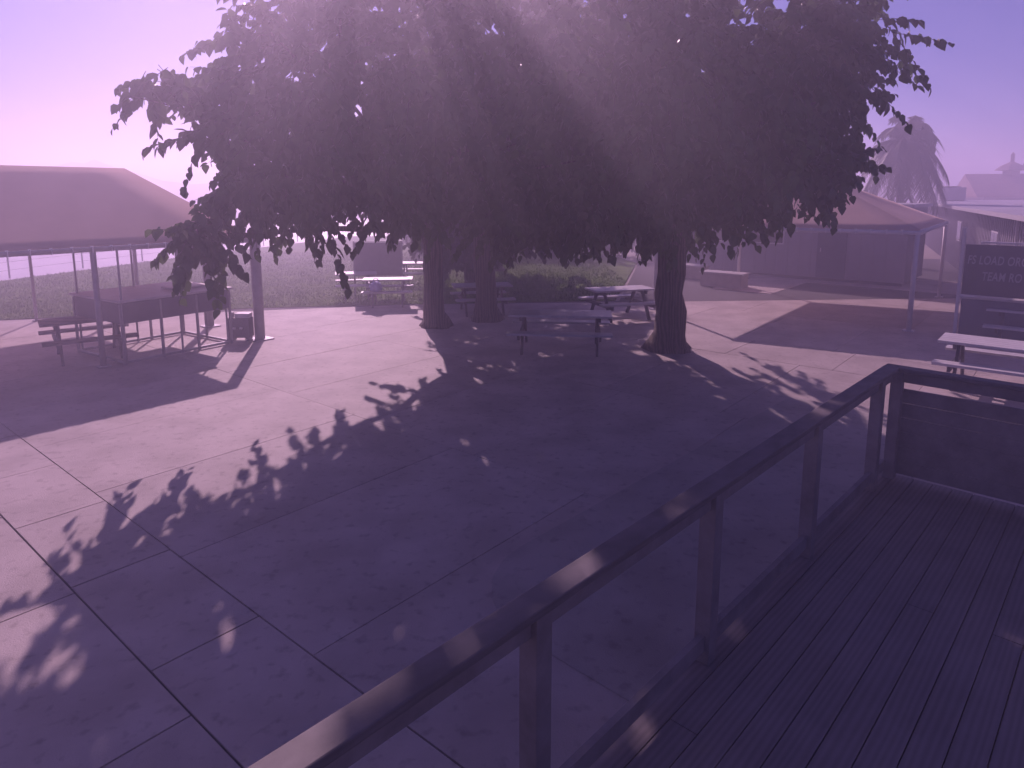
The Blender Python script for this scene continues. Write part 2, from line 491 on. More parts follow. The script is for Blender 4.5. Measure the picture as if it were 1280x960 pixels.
# ------------------------------------------------------------------ shade canopies
def fabric_panel(name, corners, parent, sag=0.07, n=10, m=None):
    """quad (or triangle when the last two corners coincide) of stretched cloth with a little sag"""
    a, b, c, d = [Vector(p) for p in corners]
    mb = MB()
    nn = ((b - a).cross(d - a) if (d - a).length > 0.01 else (b - a).cross(c - a)).normalized()
    if nn.z < 0: nn = -nn
    for j in range(n + 1):
        for i in range(n + 1):
            p = a.lerp(b, i / n).lerp(d.lerp(c, i / n), j / n)
            s = math.sin(math.pi * i / n) * math.sin(math.pi * j / n)
            mb.v.append(tuple(p - nn * sag * s))
    for j in range(n):
        for i in range(n):
            k = j * (n + 1) + i
            mb.f.append((k, k + 1, k + n + 2, k + n + 1))
    o = mb.build(name, m or M['fabric'], parent, smooth=True)
    s = o.modifiers.new("thickness", 'SOLIDIFY'); s.thickness = 0.008; s.offset = 0
    return o

def shade_canopy(corners, ridge, ez, rz, label, posts, fm, pm, group):
    cen = sum((Vector((*c, 0)) for c in corners), Vector()) / 4
    root = thing("shade_canopy", cen, label, "canopy", group)
    P = [Vector((*c, ez)) for c in corners]
    R = [Vector((*r, rz)) for r in ridge]
    fabric_panel("fabric_panel", [P[0], P[1], R[1], R[0]], root, m=fm)
    fabric_panel("fabric_panel", [P[1], P[2], R[1], R[1]], root, m=fm)
    fabric_panel("fabric_panel", [P[2], P[3], R[0], R[1]], root, m=fm)
    fabric_panel("fabric_panel", [P[3], P[0], R[0], R[0]], root, m=fm)
    for i in range(4):
        p, q = P[i] - UP * 0.05, P[(i + 1) % 4] - UP * 0.05
        rim = MB().tube([p, q], 0.045, 8).build("rim_pipe", pm, root, smooth=True)
        n = int((q - p).length / 0.30)
        mb = MB()
        for j in range(1, n):
            c = p.lerp(q, j / n)
            mb.box(c + UP * 0.045, 0.05, 0.03, 0.03, (q - p).normalized(), (q - p).normalized().cross(UP), UP)
            mb.box(c + UP * 0.0, 0.012, 0.10, 0.10, (q - p).normalized(), (q - p).normalized().cross(UP), UP)
        lc = mb.build("lacing", M['lace'], rim); lc["kind"] = "stuff"
    if (R[0] - R[1]).length > 0.05:
        MB().tube([R[0] - UP * 0.06, R[1] - UP * 0.06], 0.04, 8).build("ridge_pipe", pm, root, smooth=True)
    for i in range(4):
        MB().tube([P[i] - UP * 0.06, (R[0] if i in (0, 3) else R[1]) - UP * 0.08], 0.035, 8).build("hip_pipe", pm, root, smooth=True)
    for (x, y), r in posts:
        po = MB().tube([(x, y, 0.0), (x, y, ez - 0.05)], r, 10).build("post", pm, root, smooth=True)
        MB().box((x, y, 0.025), r * 4, r * 4, 0.03, U, V, UP).build("base_plate", pm, po)
    return root

P0 = Vector((-5.32, 14.14, 0))
def LC(p, q): w = P0 - V * p - U * q; return (w.x, w.y)     # p toward the camera side, q away from it
shade_canopy([LC(0, 0), LC(9.5, 0), LC(9.5, 6.2), LC(0, 6.2)], [LC(1.25, 3.1), LC(8.2, 3.1)], 2.17, 3.62,
             "terracotta fabric shade canopy with laced rim over the square counter, next to the lawn",
             [(LC(0.02, 0.02), 0.105), (LC(3.05, 0.02), 0.05), (LC(9.4, 0.05), 0.09), (LC(0.02, 2.2), 0.085), (LC(0.05, 6.1), 0.05), (LC(4.3, 6.1), 0.035), (LC(2.4, 6.1), 0.035), (LC(9.4, 6.1), 0.07)], M['fabric'], M['steel'], "fabric shade canopies")
shade_canopy([(3.76, 17.8), (8.93, 14.98), (12.76, 20.03), (7.6, 22.8)], [(8.2, 18.85), (8.26, 18.9)], 2.27, 3.6,
             "tan pyramid fabric shade canopy on slim pale posts in front of the grey trailer",
             [((3.80, 17.85), 0.045), ((8.93, 15.02), 0.055), ((12.70, 20.0), 0.05), ((7.62, 22.75), 0.05)], M['tanfabric'], M['whitesteel'], "fabric shade canopies")

# ------------------------------------------------------------------ trees
LEAF_V = np.array([(0, 0, 0), (0, .45, -.02), (0, 1, -.16), (-.30, .10, .05), (-.40, .38, .06), (-.21, .74, -.03), (.30, .10, .05), (.40, .38, .06), (.21, .74, -.03)], float)
LEAF_F = np.array([(0, 3, 4, 1), (1, 4, 5, 2), (0, 1, 7, 6), (1, 2, 8, 7)], np.int32)[:, ::-1]
leaf_me = bpy.data.meshes.new("leaf")
leaf_me.from_pydata(LEAF_V.tolist(), [], LEAF_F.tolist())
leaf_me.materials.append(M['leaf'])

def frames(d, up, roll):
    """orthonormal frames with y along d and z close to up, rolled"""
    d = d / np.linalg.norm(d, axis=1, keepdims=True)
    x = np.cross(d, up); x /= np.linalg.norm(x, axis=1, keepdims=True) + 1e-9
    z = np.cross(x, d)
    c, s = np.cos(roll)[:, None], np.sin(roll)[:, None]
    return x * c + z * s, d, z * c - x * s

def twig_set(lobes, rs, trunk_top, twig_len=(0.5, 1.0), leaves=15, leaf=(0.13, 0.25), droop=0.55):
    """leafy twigs spread through the lobes: returns twig start/end points and leaf frames"""
    S, E = [], []
    for (c, r, n) in lobes:
        c, r = np.array(c, float), np.array(r, float)
        d = rs.normal(0, 1, (n, 3)); d /= np.linalg.norm(d, axis=1, keepdims=True)
        rad = rs.rand(n) ** 0.42
        # clustered outline: some directions reach farther than others
        wob = 1 + 0.13 * np.sin(d[:, 0] * 5 + c[0]) * np.sin(d[:, 1] * 6 + c[1]) + 0.10 * np.sin(d[:, 2] * 7 + c[2] * 2)
        p = c + d * r * (rad * wob)[:, None]
        if n > 200:                          # twigs gather round limb ends and leave gaps between
            nc = max(8, n // 15)
            cen = p[:nc]
            near = rs.randint(0, nc, n)
            p = cen[near] + rs.normal(0, 0.34, (n, 3))
            d = (p - c) / r; d /= np.linalg.norm(d, axis=1, keepdims=True) + 1e-6
        out = d * 1.0 + rs.normal(0, 0.35, (n, 3)); out[:, 2] -= droop * (0.3 + rs.rand(n))
        out /= np.linalg.norm(out, axis=1, keepdims=True)
        L = rs.uniform(*twig_len, n)[:, None]
        S.append(p - out * L * 0.5); E.append(p + out * L * 0.5)
    S, E = np.concatenate(S), np.concatenate(E)
    low = np.maximum(S[:, 2], E[:, 2]) < 8.15      # pruned flat at the top
    S, E = S[low], E[low]
    n = len(S)
    tt = np.linspace(0.12, 1.0, leaves)[None, :] + rs.normal(0, 0.02, (n, leaves))
    base = S[:, None] + (E - S)[:, None] * tt[..., None]
    base[..., 2] -= 0.10 * tt ** 2
    dirv = (E - S); dirv /= np.linalg.norm(dirv, axis=1, keepdims=True)
    side = np.cross(dirv, (0, 0, 1.0)); side /= np.linalg.norm(side, axis=1, keepdims=True) + 1e-9
    sgn = np.where(np.arange(leaves) % 2 == 0, 1, -1)[None, :, None]
    ld = dirv[:, None] * 0.55 + side[:, None] * sgn * rs.uniform(0.3, 0.9, (n, leaves, 1)) + rs.normal(0, 0.2, (n, leaves, 3))
    ld[..., 2] -= rs.uniform(0.35, 1.2, (n, leaves))
    size = rs.uniform(leaf[0], leaf[1], (n, leaves)) * np.linspace(1.05, 0.72, leaves)[None, :]
    B, Dv, Sz = base.reshape(-1, 3), ld.reshape(-1, 3), size.ravel()
    up = np.tile(np.array([[0.0, -0.35, 1.0]]), (len(B), 1)) + rs.normal(0, 0.3, (len(B), 3))
    return S, E, B, Dv, Sz, up

def leaves_mesh(name, B, Dv, Sz, up, rs, m, parent):
    x, y, z = frames(Dv, up, rs.normal(0, 0.5, len(B)))
    w = 0.95
    v = (B[:, None] + (LEAF_V[None, :, 0:1] * x[:, None] * w + LEAF_V[None, :, 1:2] * y[:, None] + LEAF_V[None, :, 2:3] * z[:, None]) * Sz[:, None, None])
    f = LEAF_F[None] + (np.arange(len(B)) * len(LEAF_V))[:, None, None]
    o = np_mesh(name, v.reshape(-1, 3), f.reshape(-1, 4), m, parent)
    o["kind"] = "stuff"
    return o

def twigs_mesh(S, E, m, parent, r=0.006):
    d = E - S; d /= np.linalg.norm(d, axis=1, keepdims=True)
    a = np.cross(d, (0.3, 0.2, 1)); a /= np.linalg.norm(a, axis=1, keepdims=True) + 1e-9
    b = np.cross(d, a)
    n = len(S)
    Mi = (S + E) / 2
    E2 = E.copy(); E2[:, 2] -= 0.10
    Mi[:, 2] -= 0.025
    v = np.zeros((n, 9, 3))
    for ring, (P, rr) in enumerate(((S, r), (Mi, r * 0.75), (E2, r * 0.4))):
        for j in range(3):
            t = 2 * np.pi * j / 3
            v[:, ring * 3 + j] = P + (a * np.cos(t) + b * np.sin(t)) * rr
    fs = np.array([(r0 + j, r0 + (j + 1) % 3, r0 + 3 + (j + 1) % 3, r0 + 3 + j) for r0 in (0, 3) for j in range(3)], np.int32)
    f = fs[None] + (np.arange(n) * 9)[:, None, None]
    o = np_mesh("twigs", v.reshape(-1, 3), f.reshape(-1, 4), m, parent)
    o["kind"] = "stuff"
    return o

def wobble_path(p, q, n, amp, rs):
    p, q = Vector(p), Vector(q)
    out = []
    for i in range(n + 1):
        t = i / n
        w = amp * math.sin(math.pi * t)
        out.append(p.lerp(q, t) + Vector((rs.uniform(-w, w), rs.uniform(-w, w), rs.uniform(-w, w) * 0.4 + amp * 0.5 * math.sin(math.pi * t))))
    return out

def tree(base, trunk_h, trunk_r, lobes, label, seed, leaf_m, group, n_single=300, leaves=15, leaf=(0.13, 0.25), fork=None, twig_len=(0.5, 1.0), twig_r=0.006):
    rs = np.random.RandomState(seed)
    rp = random.Random(seed)
    b = Vector((*base, 0))
    root = thing("shade_tree", b, label, "tree", group)
    top = b + Vector((rp.uniform(-0.15, 0.15), rp.uniform(-0.2, 0.05), trunk_h))
    pts = wobble_path(b - UP * 0.06, top, 7, 0.06, rp)
    pts = [pts[0], b + UP * 0.16] + pts[1:]
    rad = [trunk_r * (1.06 - 0.03 * i + (0.75, 0.22, 0.05, 0, 0, 0, 0.02, 0.08, 0.14)[i]) for i in range(len(pts))]
    tk = MB().tube(pts, rad, 14)
    # knobbly, fluted surface
    kv = []
    for (x, y, z) in tk.v:
        a = math.atan2(y - b.y, x - b.x)
        k_ = 1 + 0.06 * math.sin(a * 5 + z * 1.3) + 0.04 * math.sin(a * 9 - z * 4) + rp.uniform(-0.02, 0.02)
        cx_ = b.x + (top.x - b.x) * z / trunk_h; cy_ = b.y + (top.y - b.y) * z / trunk_h
        kv.append((cx_ + (x - cx_) * k_, cy_ + (y - cy_) * k_, z))
    tk.v = kv
    tk.build("trunk", M['bark'], root, smooth=True)
    for (c, r, n) in lobes:
        c = Vector(c)
        pp = wobble_path(top - UP * 0.25, c, 6, 0.22, rp)
        r0 = trunk_r * (0.55 if n > 300 else 0.33)
        lb = MB().tube(pp, [r0 * (1 - 0.12 * i) for i in range(7)], 9).build("limb", M['bark'], root, smooth=True)
        for _ in range(5 if n > 300 else 2):
            e = c + Vector((rp.uniform(-1, 1) * r[0], rp.uniform(-1, 1) * r[1], rp.uniform(-0.7, 1) * r[2])) * 0.75
            s0 = pp[rp.randint(3, 6)]
            q = wobble_path(s0, e, 4, 0.12, rp)
            MB().tube(q, [r0 * 0.34 * (1 - 0.18 * i) for i in range(5)], 6).build("branch", M['bark'], lb, smooth=True)
    S, E, B, Dv, Sz, up = twig_set(lobes, rs, top, leaves=leaves, leaf=leaf, twig_len=twig_len)
    if n_single:
        # the leaves that show largest from the deck side are single objects
        dist = np.linalg.norm(B - np.array([0, 0, CAM_H]), axis=1)
        seen = (B[:, 2] - CAM_H < 0.26 * B[:, 1]) & (np.abs(B[:, 0]) < 0.74 * B[:, 1])
        score = np.where(seen, Sz / dist, 0)
        pick = np.argsort(-score)[:n_single]
        x, y, z = frames(Dv[pick], up[pick], rs.normal(0, 0.5, len(pick)))
        for i, kx in enumerate(pick):
            o = bpy.data.objects.new("leaf", leaf_me)
            s = Sz[kx]
            m4 = Matrix(((x[i][0] * s, y[i][0] * s, z[i][0] * s, B[kx][0] - b.x), (x[i][1] * s, y[i][1] * s, z[i][1] * s, B[kx][1] - b.y), (x[i][2] * s, y[i][2] * s, z[i][2] * s, B[kx][2]), (0, 0, 0, 1)))
            o.parent = root
            o.matrix_basis = m4
            C.objects.link(o)
        keep = np.ones(len(B), bool); keep[pick] = False
        B, Dv, Sz, up = B[keep], Dv[keep], Sz[keep], up[keep]
    leaves_mesh("crown", B, Dv, Sz, up, rs, leaf_m, root)
    twigs_mesh(S, E, M['bark'], root, twig_r)
    return root

GT = "broad-leaved shade trees on the paving"
tree((-1.78, 15.6), 2.5, 0.24,
     [((-1.0, 13.2, 5.4), (3.45, 4.0, 2.85), 1080), ((0.2, 13.0, 2.75), (1.9, 1.5, 0.6), 190), ((-2.8, 10.8, 4.6), (1.6, 1.7, 1.9), 400), ((-3.7, 10.2, 3.2), (0.7, 1.0, 0.6), 70),
      ((-4.3, 9.4, 2.45), (0.4, 0.5, 0.5), 22), ((-4.75, 9.5, 4.5), (0.5, 0.4, 0.4), 16), ((-4.2, 9.7, 3.9), (0.5, 0.5, 0.7), 18), ((-1.0, 11.8, 3.75), (2.6, 2.0, 0.7), 330), ((-3.1, 13.4, 4.0), (1.2, 1.5, 0.9), 130)],
     "large leafy shade tree with drooping branches reaching out toward the terracotta canopy", 3, M['leaf'], GT)
tree((3.10, 13.25), 2.7, 0.30,
     [((2.6, 12.3, 5.35), (3.3, 3.5, 2.65), 1200), ((2.3, 12.2, 2.8), (1.9, 1.2, 0.6), 190), ((4.6, 11.5, 5.1), (1.25, 1.6, 1.8), 310), ((4.5, 11.6, 3.5), (1.4, 1.2, 0.65), 185), ((2.2, 11.4, 3.4), (2.2, 1.7, 0.7), 260)],
     "thick-trunked shade tree standing on the paving in front of the tan pyramid canopy", 5, M['leaf'], GT)
tree((-0.62, 16.4), 2.6, 0.26,
     [((0.5, 15.8, 5.0), (2.6, 2.4, 2.5), 750), ((0.2, 15.0, 3.4), (2.2, 1.8, 0.8), 260)],
     "shade tree rising behind the other two with its trunk beside the picnic tables", 8, M['leaf'], GT, n_single=0)
GB = "trees beyond the paving"
tree((-1.3, 21.5), 1.6, 0.2, [((-1.2, 21.5, 3.7), (2.3, 2.2, 2.7), 800), ((-1.2, 21.2, 1.7), (2.0, 1.5, 0.6), 190)], "rounded dark tree on the lawn right behind the shade trees", 21, M['bgleaf'], GB, n_single=0, leaves=12, leaf=(0.16, 0.28))
tree((-0.6, 27.0), 1.8, 0.2, [((-0.6, 27.0, 4.0), (2.9, 2.4, 3.0), 800)], "dark tree farther back on the lawn near the row of bushes", 22, M['bgleaf'], GB, n_single=0, leaves=12, leaf=(0.18, 0.3))

def bush(x, y, r, h, seed, label):
    rs = np.random.RandomState(seed)
    root = thing("bush", (x, y, 0), label, "bush", "bushes along the far edge of the lawn")
    mb = MB()
    for _ in range(5):
        e = Vector((x + rnd.uniform(-0.6, 0.6) * r, y + rnd.uniform(-0.5, 0.5) * r, h * rnd.uniform(0.5, 0.8)))
        mb.tube([(x, y, -0.05), Vector((x, y, 0)).lerp(e, 0.5) + UP * 0.1, e], [0.05, 0.035, 0.015], 5)
    mb.build("stems", M['bark'], root)
    S, E, B, Dv, Sz, up = twig_set([((x, y, h * 0.5), (r, r * 0.8, h * 0.52), 170)], rs, None, leaves=10, leaf=(0.16, 0.3), droop=0.2)
    B[:, 2] = np.maximum(B[:, 2], 0.06)
    leaves_mesh("foliage", B, Dv, Sz, up, rs, M['bgleaf'], root)
for i, (x, y, r, h) in enumerate([(-3.6, 33, 1.6, 2.2), (-1.0, 33.6, 1.7, 2.5), (1.9, 33.0, 1.6, 2.3), (4.6, 33.4, 1.7, 2.6), (7.3, 32.6, 1.6, 2.3), (9.9, 31.8, 1.7, 2.6), (12.3, 30.6, 1.5, 2.3)]):
    bush(x, y, r, h, 60 + i, "dense dark green bush in the row across the far edge of the lawn")

# palm behind the sheds
def palm(x, y, h, label):
    root = thing("palm_tree", (x, y, 0), label, "palm")
    MB().tube(wobble_path((x, y, -0.1), (x + 0.1, y, h), 8, 0.08, rnd), [0.24, 0.19, 0.18, 0.17, 0.17, 0.16, 0.16, 0.17, 0.2], 10).build("trunk", M['bark'], root, smooth=True)
    c = Vector((x + 0.1, y, h))
    for i in range(46):
        az = i * 2.39996
        el = rnd.uniform(-0.7, 1.2) if i > 3 else 1.35
        L = rnd.uniform(1.5, 2.1)
        d = Vector((math.cos(az) * math.cos(el), math.sin(az) * math.cos(el), math.sin(el)))
        pts = [c + d * (L * k / 8) - UP * (1.35 * (k / 8) ** 2.2) * (0.5 + 0.7 * math.cos(el)) for k in range(9)]
        mb = MB().tube(pts, [0.03 - 0.003 * k for k in range(9)], 4)
        for k in range(1, 9):
            for s_ in (-1, 1):
                for m_ in range(7):
                    f_ = min(8, k + m_ / 7)
                    k0 = min(7, int(f_)); p = pts[k0].lerp(pts[k0 + 1], f_ - k0)
                    tang = (pts[k0 + 1] - pts[k0]).normalized()
                    side = tang.cross(UP).normalized() * s_
                    ll = 0.75 * (1 - 0.5 * abs(f_ / 8 - 0.45))
                    tip = p + tang * ll * 0.45 + side * ll * 0.6 - UP * ll * rnd.uniform(0.35, 0.9)
                    mb.add([p - tang * 0.03, p + tang * 0.045, tip], [(0, 1, 2)])
        mb.build("frond", M['palmleaf'], root)
palm(16.4, 29.2, 5.2, "shaggy dark palm rising above the long shed roof")

# ------------------------------------------------------------------ furniture under the left canopy
def picnic_table(c, ax, L, label, topm, legm, group, seat=True, z=0.75, planks=4, wide=0.72, name="picnic_table"):
    ax = Vector(ax).normalized(); ay = Vector((-ax.y, ax.x, 0))
    c = Vector((c[0], c[1], 0))
    root = thing(name, c, label, "table", group)
    pw = wide / planks
    for i in range(planks):
        MB().box(c + ay * ((i + 0.5) * pw - wide / 2) + UP * (z - 0.02), L, pw - 0.012, 0.04, ax, ay, UP).build("top_plank", topm, root)
    if seat:
        for s in (-1, 1):
            for j in (0, 1):
                MB().box(c + ay * s * (wide / 2 + 0.20 + j * 0.135) + UP * 0.445, L, 0.125, 0.04, ax, ay, UP).build("seat_plank", topm, root)
    for s in (-1, 1):
        e = c + ax * s * (L / 2 - 0.28)
        for t_ in (-1, 1):
            MB().bar(e + ay * t_ * (wide / 2 + 0.22), e + ay * t_ * 0.18 + UP * (z - 0.045), 0.045, 0.09).build("leg", legm, root)
        MB().box(e + ax * 0.046 * s + UP * (z - 0.085), 0.045, wide - 0.06, 0.08, ax, ay, UP).build("cleat", legm, root)
        if seat:
            MB().box(e + ax * 0.046 * s + UP * 0.38, 0.045, wide + 0.8, 0.085, ax, ay, UP).build("seat_support", legm, root)
    return root

picnic_table((-8.05, 12.65), (0.80, 0.6, 0), 1.5, "dark wooden picnic table in the shade of the terracotta canopy", M['oldwood'], M['darksteel'], "picnic tables")

K1, K2, K3 = G(290, 430), G(158, 457), G(209, 417)
ex, ey = (K2 - K1), (K3 - K1)
ex = ex.normalized() * 2.15; ey = Vector((ex.y, -ex.x, 0)).normalized() * 1.75
if ey.dot(K3 - K1) < 0: ey = -ey
ct = thing("square_counter", K1 + (ex + ey) / 2, "tall square counter with dark solid apron on thin pipe legs under the terracotta canopy", "counter")
exn, eyn = ex.normalized(), ey.normalized()
cc = K1 + (ex + ey) / 2
MB().box(cc + UP * 1.17, ex.length + 0.12, ey.length + 0.12, 0.04, exn, eyn, UP).build("top", M['tabletop'], ct, bevel=0.006)
for e0, dd, nn_ in ((K1, ex, eyn), (K1 + ey, ex, eyn), (K1, ey, exn), (K1 + ex, ey, exn)):
    mid = e0 + dd / 2
    MB().box(mid + UP * 0.95, dd.length - 0.05, 0.02, 0.38, dd.normalized(), nn_, UP).build("apron", M['darkpanel'], ct)
    MB().bar(e0 + UP * 0.06, e0 + dd + UP * 0.06, 0.045, 0.045).build("base_rail", M['steel'], ct)
for a in (0, 1 / 3, 2 / 3, 1):
    for b_ in (0, 1):
        p = K1 + ex * a + ey * b_
        MB().box(p + UP * 0.565, 0.04, 0.04, 1.12, exn, eyn, UP).build("leg", M['steel'], ct)
for a, b_ in ((0, 0), (1, 0), (0, 1), (1, 1), (0.5, 0), (0.5, 1)):
    q_ = K1 + ex * a + ey * b_ + exn * (0.05 if a < 0.5 else -0.05) + eyn * (0.05 if b_ < 0.5 else -0.05)
    MB().tube([q_ + UP * 0.012, q_ + UP * 2.12], 0.02, 8).build("upright", M['steel'], ct)
for b_ in (0, 1):
    q_ = K1 + ey * b_ + eyn * (0.05 if b_ < 0.5 else -0.05) + UP * 2.10
    MB().tube([q_ + exn * 0.05, q_ + ex - exn * 0.05], 0.02, 8).build("top_rail", M['steel'], ct)
p = K1 + ey * 0.5
MB().box(p + UP * 0.565, 0.04, 0.04, 1.12, exn, eyn, UP).build("leg", M['steel'], ct)
tg = MB().box(K1 + ex * 0.25 + ey * 0.35 + UP * 1.215, 0.75, 0.5, 0.03, exn, eyn, UP).build("clipboard_tray", M['whitewood'], None)
tag(tg, "pale flat tray lying on top of the tall square counter", "tray")

# boxes and pipework at the foot of the thick post
eb = Vector((-5.72, 14.05, 0))
er = thing("utility_cabinet", eb, "dark utility cabinet with a capped pipe at the foot of the thick canopy post", "cabinet")
MB().box(eb + UP * 0.30, 0.48, 0.26, 0.42, Vector((1, 0, 0)), Vector((0, 1, 0)), UP).build("body", M['darksteel'], er, bevel=0.02)
for s in (-0.17, 0.17):
    MB().box(eb + Vector((s, 0, 0.045)), 0.07, 0.22, 0.09).build("foot", M['darksteel'], er)
MB().tube([eb + Vector((-0.16, 0, 0.5)), eb + Vector((-0.16, 0, 0.62))], 0.045, 10).build("pipe_cap", M['steel'], er)
MB().box(eb + Vector((0.08, 0, 0.555)), 0.3, 0.2, 0.09).build("lid", M['whitesteel'], er, bevel=0.01)
for s in (-0.07, 0.07):
    MB().lathe(eb + Vector((s, -0.14, 0.3)), [(0.03, -0.02), (0.035, 0), (0.03, 0.02)], 10).build("dial", M['whitesteel'], er)

# ------------------------------------------------------------------ fence along the taxiway
def wire_fence(pts, label):
    root = thing("wire_fence", pts[0], label, "fence")
    for p in pts:
        MB().tube([p - UP * 0.05, p + UP * 0.95], 0.03, 6).build("post", M['steel'], root)
    for zz in (0.3, 0.6, 0.9):
        MB().tube([p + UP * zz for p in pts], 0.007, 4).build("wire", M['steel'], root)
fp = [Vector((-18.6, 21.3, 0)), Vector((-18.31, 24.61, 0)), Vector((-17.75, 28.0, 0)), Vector((-16.9, 31.0, 0)), Vector((-16.1, 34, 0)), Vector((-15.3, 37, 0)), Vector((-14.6, 40, 0)), Vector((-13.7, 43.5, 0)), Vector((-12.7, 47.0, 0)), Vector((-9.0, 49.1, 0)), Vector((-5.0, 49.0, 0)), Vector((-1.0, 49.0, 0))]
wire_fence(fp, "low wire fence on thin posts between the lawn and the bright taxiway")

# ------------------------------------------------------------------ tables and screen by the lawn
GP = "picnic tables"
pt = G(486, 381)
picnic_table((pt.x, pt.y), (1, 0.12, 0), 1.35, "small pale picnic table at the lawn edge with a blue bag on its seat", M['tabletop'], M['darksteel'], GP)
bagc = Vector((pt.x - 0.22, pt.y - 0.60, 0.468))
bg = thing("bag", bagc, "soft pale blue bag lying on the picnic table seat", "bag")
me_b = MB().lathe(bagc, [(0.10, 0.0), (0.16, 0.03), (0.175, 0.12), (0.13, 0.21), (0.06, 0.26)], 14)
me_b.v = [(x + 0.02 * math.sin(y * 60 + z * 30), y, z + 0.012 * math.sin(x * 70)) for x, y, z in me_b.v]
me_b.v = [(x, y, max(z, 0.468)) for x, y, z in me_b.v]
me_b.build("body", M['bagcloth'], bg, smooth=True)
MB().tube([bagc + Vector((-0.08, 0, 0.22)), bagc + Vector((-0.05, 0, 0.34)), bagc + Vector((0.05, 0, 0.34)), bagc + Vector((0.08, 0, 0.22))], 0.012, 6).build("strap", M['bagcloth'], bg)
pt2 = G(446, 372)
picnic_table((pt2.x, pt2.y), (1, 0.25, 0), 1.2, "white-topped picnic table standing on the grass beside the grey screen", M['whitewood'], M['darksteel'], GP)
pt3 = Vector((-3.0, 23.0, 0))
picnic_table((pt3.x, pt3.y), (1, 0.0, 0), 1.8, "pale picnic table farther out on the lawn behind the grey screen", M['tabletop'], M['darksteel'], GP)
sc0 = Vector((-4.75, 20.4, 0)); sc1 = Vector((-3.35, 20.6, 0))
scr = thing("grey_screen", (sc0 + sc1) / 2, "grey cloth screen stretched between two posts on the lawn", "screen")
MB().bar(sc0 + UP * 1.10, sc1 + UP * 1.10, 0.02, 1.0).build("cloth", M['greymesh'], scr)
for q in (sc0, sc1):
    MB().tube([q - UP * 0.05, q + UP * 1.66], 0.028, 8).build("post", M['steel'], scr)
MB().bar(sc0 + UP * 1.63, sc1 + UP * 1.63, 0.04, 0.04).build("top_bar", M['whitesteel'], scr)

# tables on the paving under the shade trees
pa = G(700, 437)
picnic_table((pa.x, pa.y), (1, -0.1, 0), 2.0, "long picnic table deep in the shade between the tree trunks", M['tabletop'], M['oldwood'], GP)
pb = G(778, 402)
picnic_table((pb.x, pb.y + 0.5), (0.9, 0.3, 0), 1.6, "pale picnic table on sunlit paving just left of the thick trunk", M['tabletop'], M['darksteel'], GP)
pc = G(590, 400)
picnic_table((pc.x + 0.2, pc.y + 1.0), (1, 0.2, 0), 1.5, "weathered picnic table behind the trunks at the lawn edge", M['tabletop'], M['oldwood'], GP)

def planter(c, L, label):
    c = Vector(c)
    root = thing("planter_box", c, label, "planter", "concrete planter boxes")
    MB().box(c + UP * 0.22, L, 0.6, 0.44, U, V, UP).build("box", M['planter'], root, bevel=0.015)
    MB().box(c + UP * 0.46, L + 0.08, 0.68, 0.05, U, V, UP).build("coping", M['tabletop'], root, bevel=0.01)
q = G(908, 360); planter((q.x, q.y + 0.3, 0.012), 1.4, "low concrete planter box at the back of the sunlit paving")
q = G(868, 352); planter((q.x, q.y + 1.2, 0.012), 1.5, "low concrete planter box nearer the bushes behind the trunk")

# ------------------------------------------------------------------ buildings on the right
def wall_window(parent, c, ax, n, w, h):
    f = MB().box(c + n * 0.012, w, 0.05, h, ax, n, UP).build("window", M['whitesteel'], parent)
    MB().box(c + n * 0.034, w / 2 - 0.07, 0.012, h - 0.1, ax, n, UP)
    for s in (-1, 1):
        MB().box(c + n * 0.040 + ax * s * (w / 4 - 0.008), w / 2 - 0.06, 0.01, h - 0.1, ax, n, UP).build("pane", M['glass'], f)

# trailer behind the tan canopy
T0 = Vector((5.9, 28.2, 0)); TL = 9.2
tr = thing("office_trailer", T0 + U * TL / 2, "grey portable office trailer with ribbed walls behind the tan canopy", "trailer")
nT = -V
MB().box(T0 + U * TL / 2 + V * 1.6 + UP * 1.35, TL, 3.2, 2.5, U, V, UP).build("wall", M['trailer'], tr)
MB().box(T0 + U * TL / 2 + V * 1.6 + UP * 2.66, TL + 0.25, 3.5, 0.11, U, V, UP).build("roof", M['shedroof'], tr)
for i in range(int(TL / 0.4)):
    MB().box(T0 + U * (0.2 + i * 0.4) - V * 0.012 + UP * 1.33, 0.035, 0.02, 2.4, U, V, UP).build("rib", M['trailer'], tr)
for a, w in ((2.3, 1.3), (4.6, 1.3)):
    wall_window(tr, T0 + U * a - V * 0.02 + UP * 1.65, U, nT, w, 0.85)
dr = MB().box(T0 + U * 6.9 - V * 0.03 + UP * 1.15, 0.95, 0.05, 2.05, U, V, UP).build("door", M['bluepanel'], tr)
MB().box(T0 + U * 6.55 - V * 0.075 + UP * 1.1, 0.04, 0.04, 0.14, U, V, UP).build("handle", M['whitesteel'], dr)
MB().box(T0 + U * TL / 2 - V * 0.0 + UP * 0.055, TL - 0.1, 0.05, 0.11, U, V, UP).build("skirt", M['darkpanel'], tr)

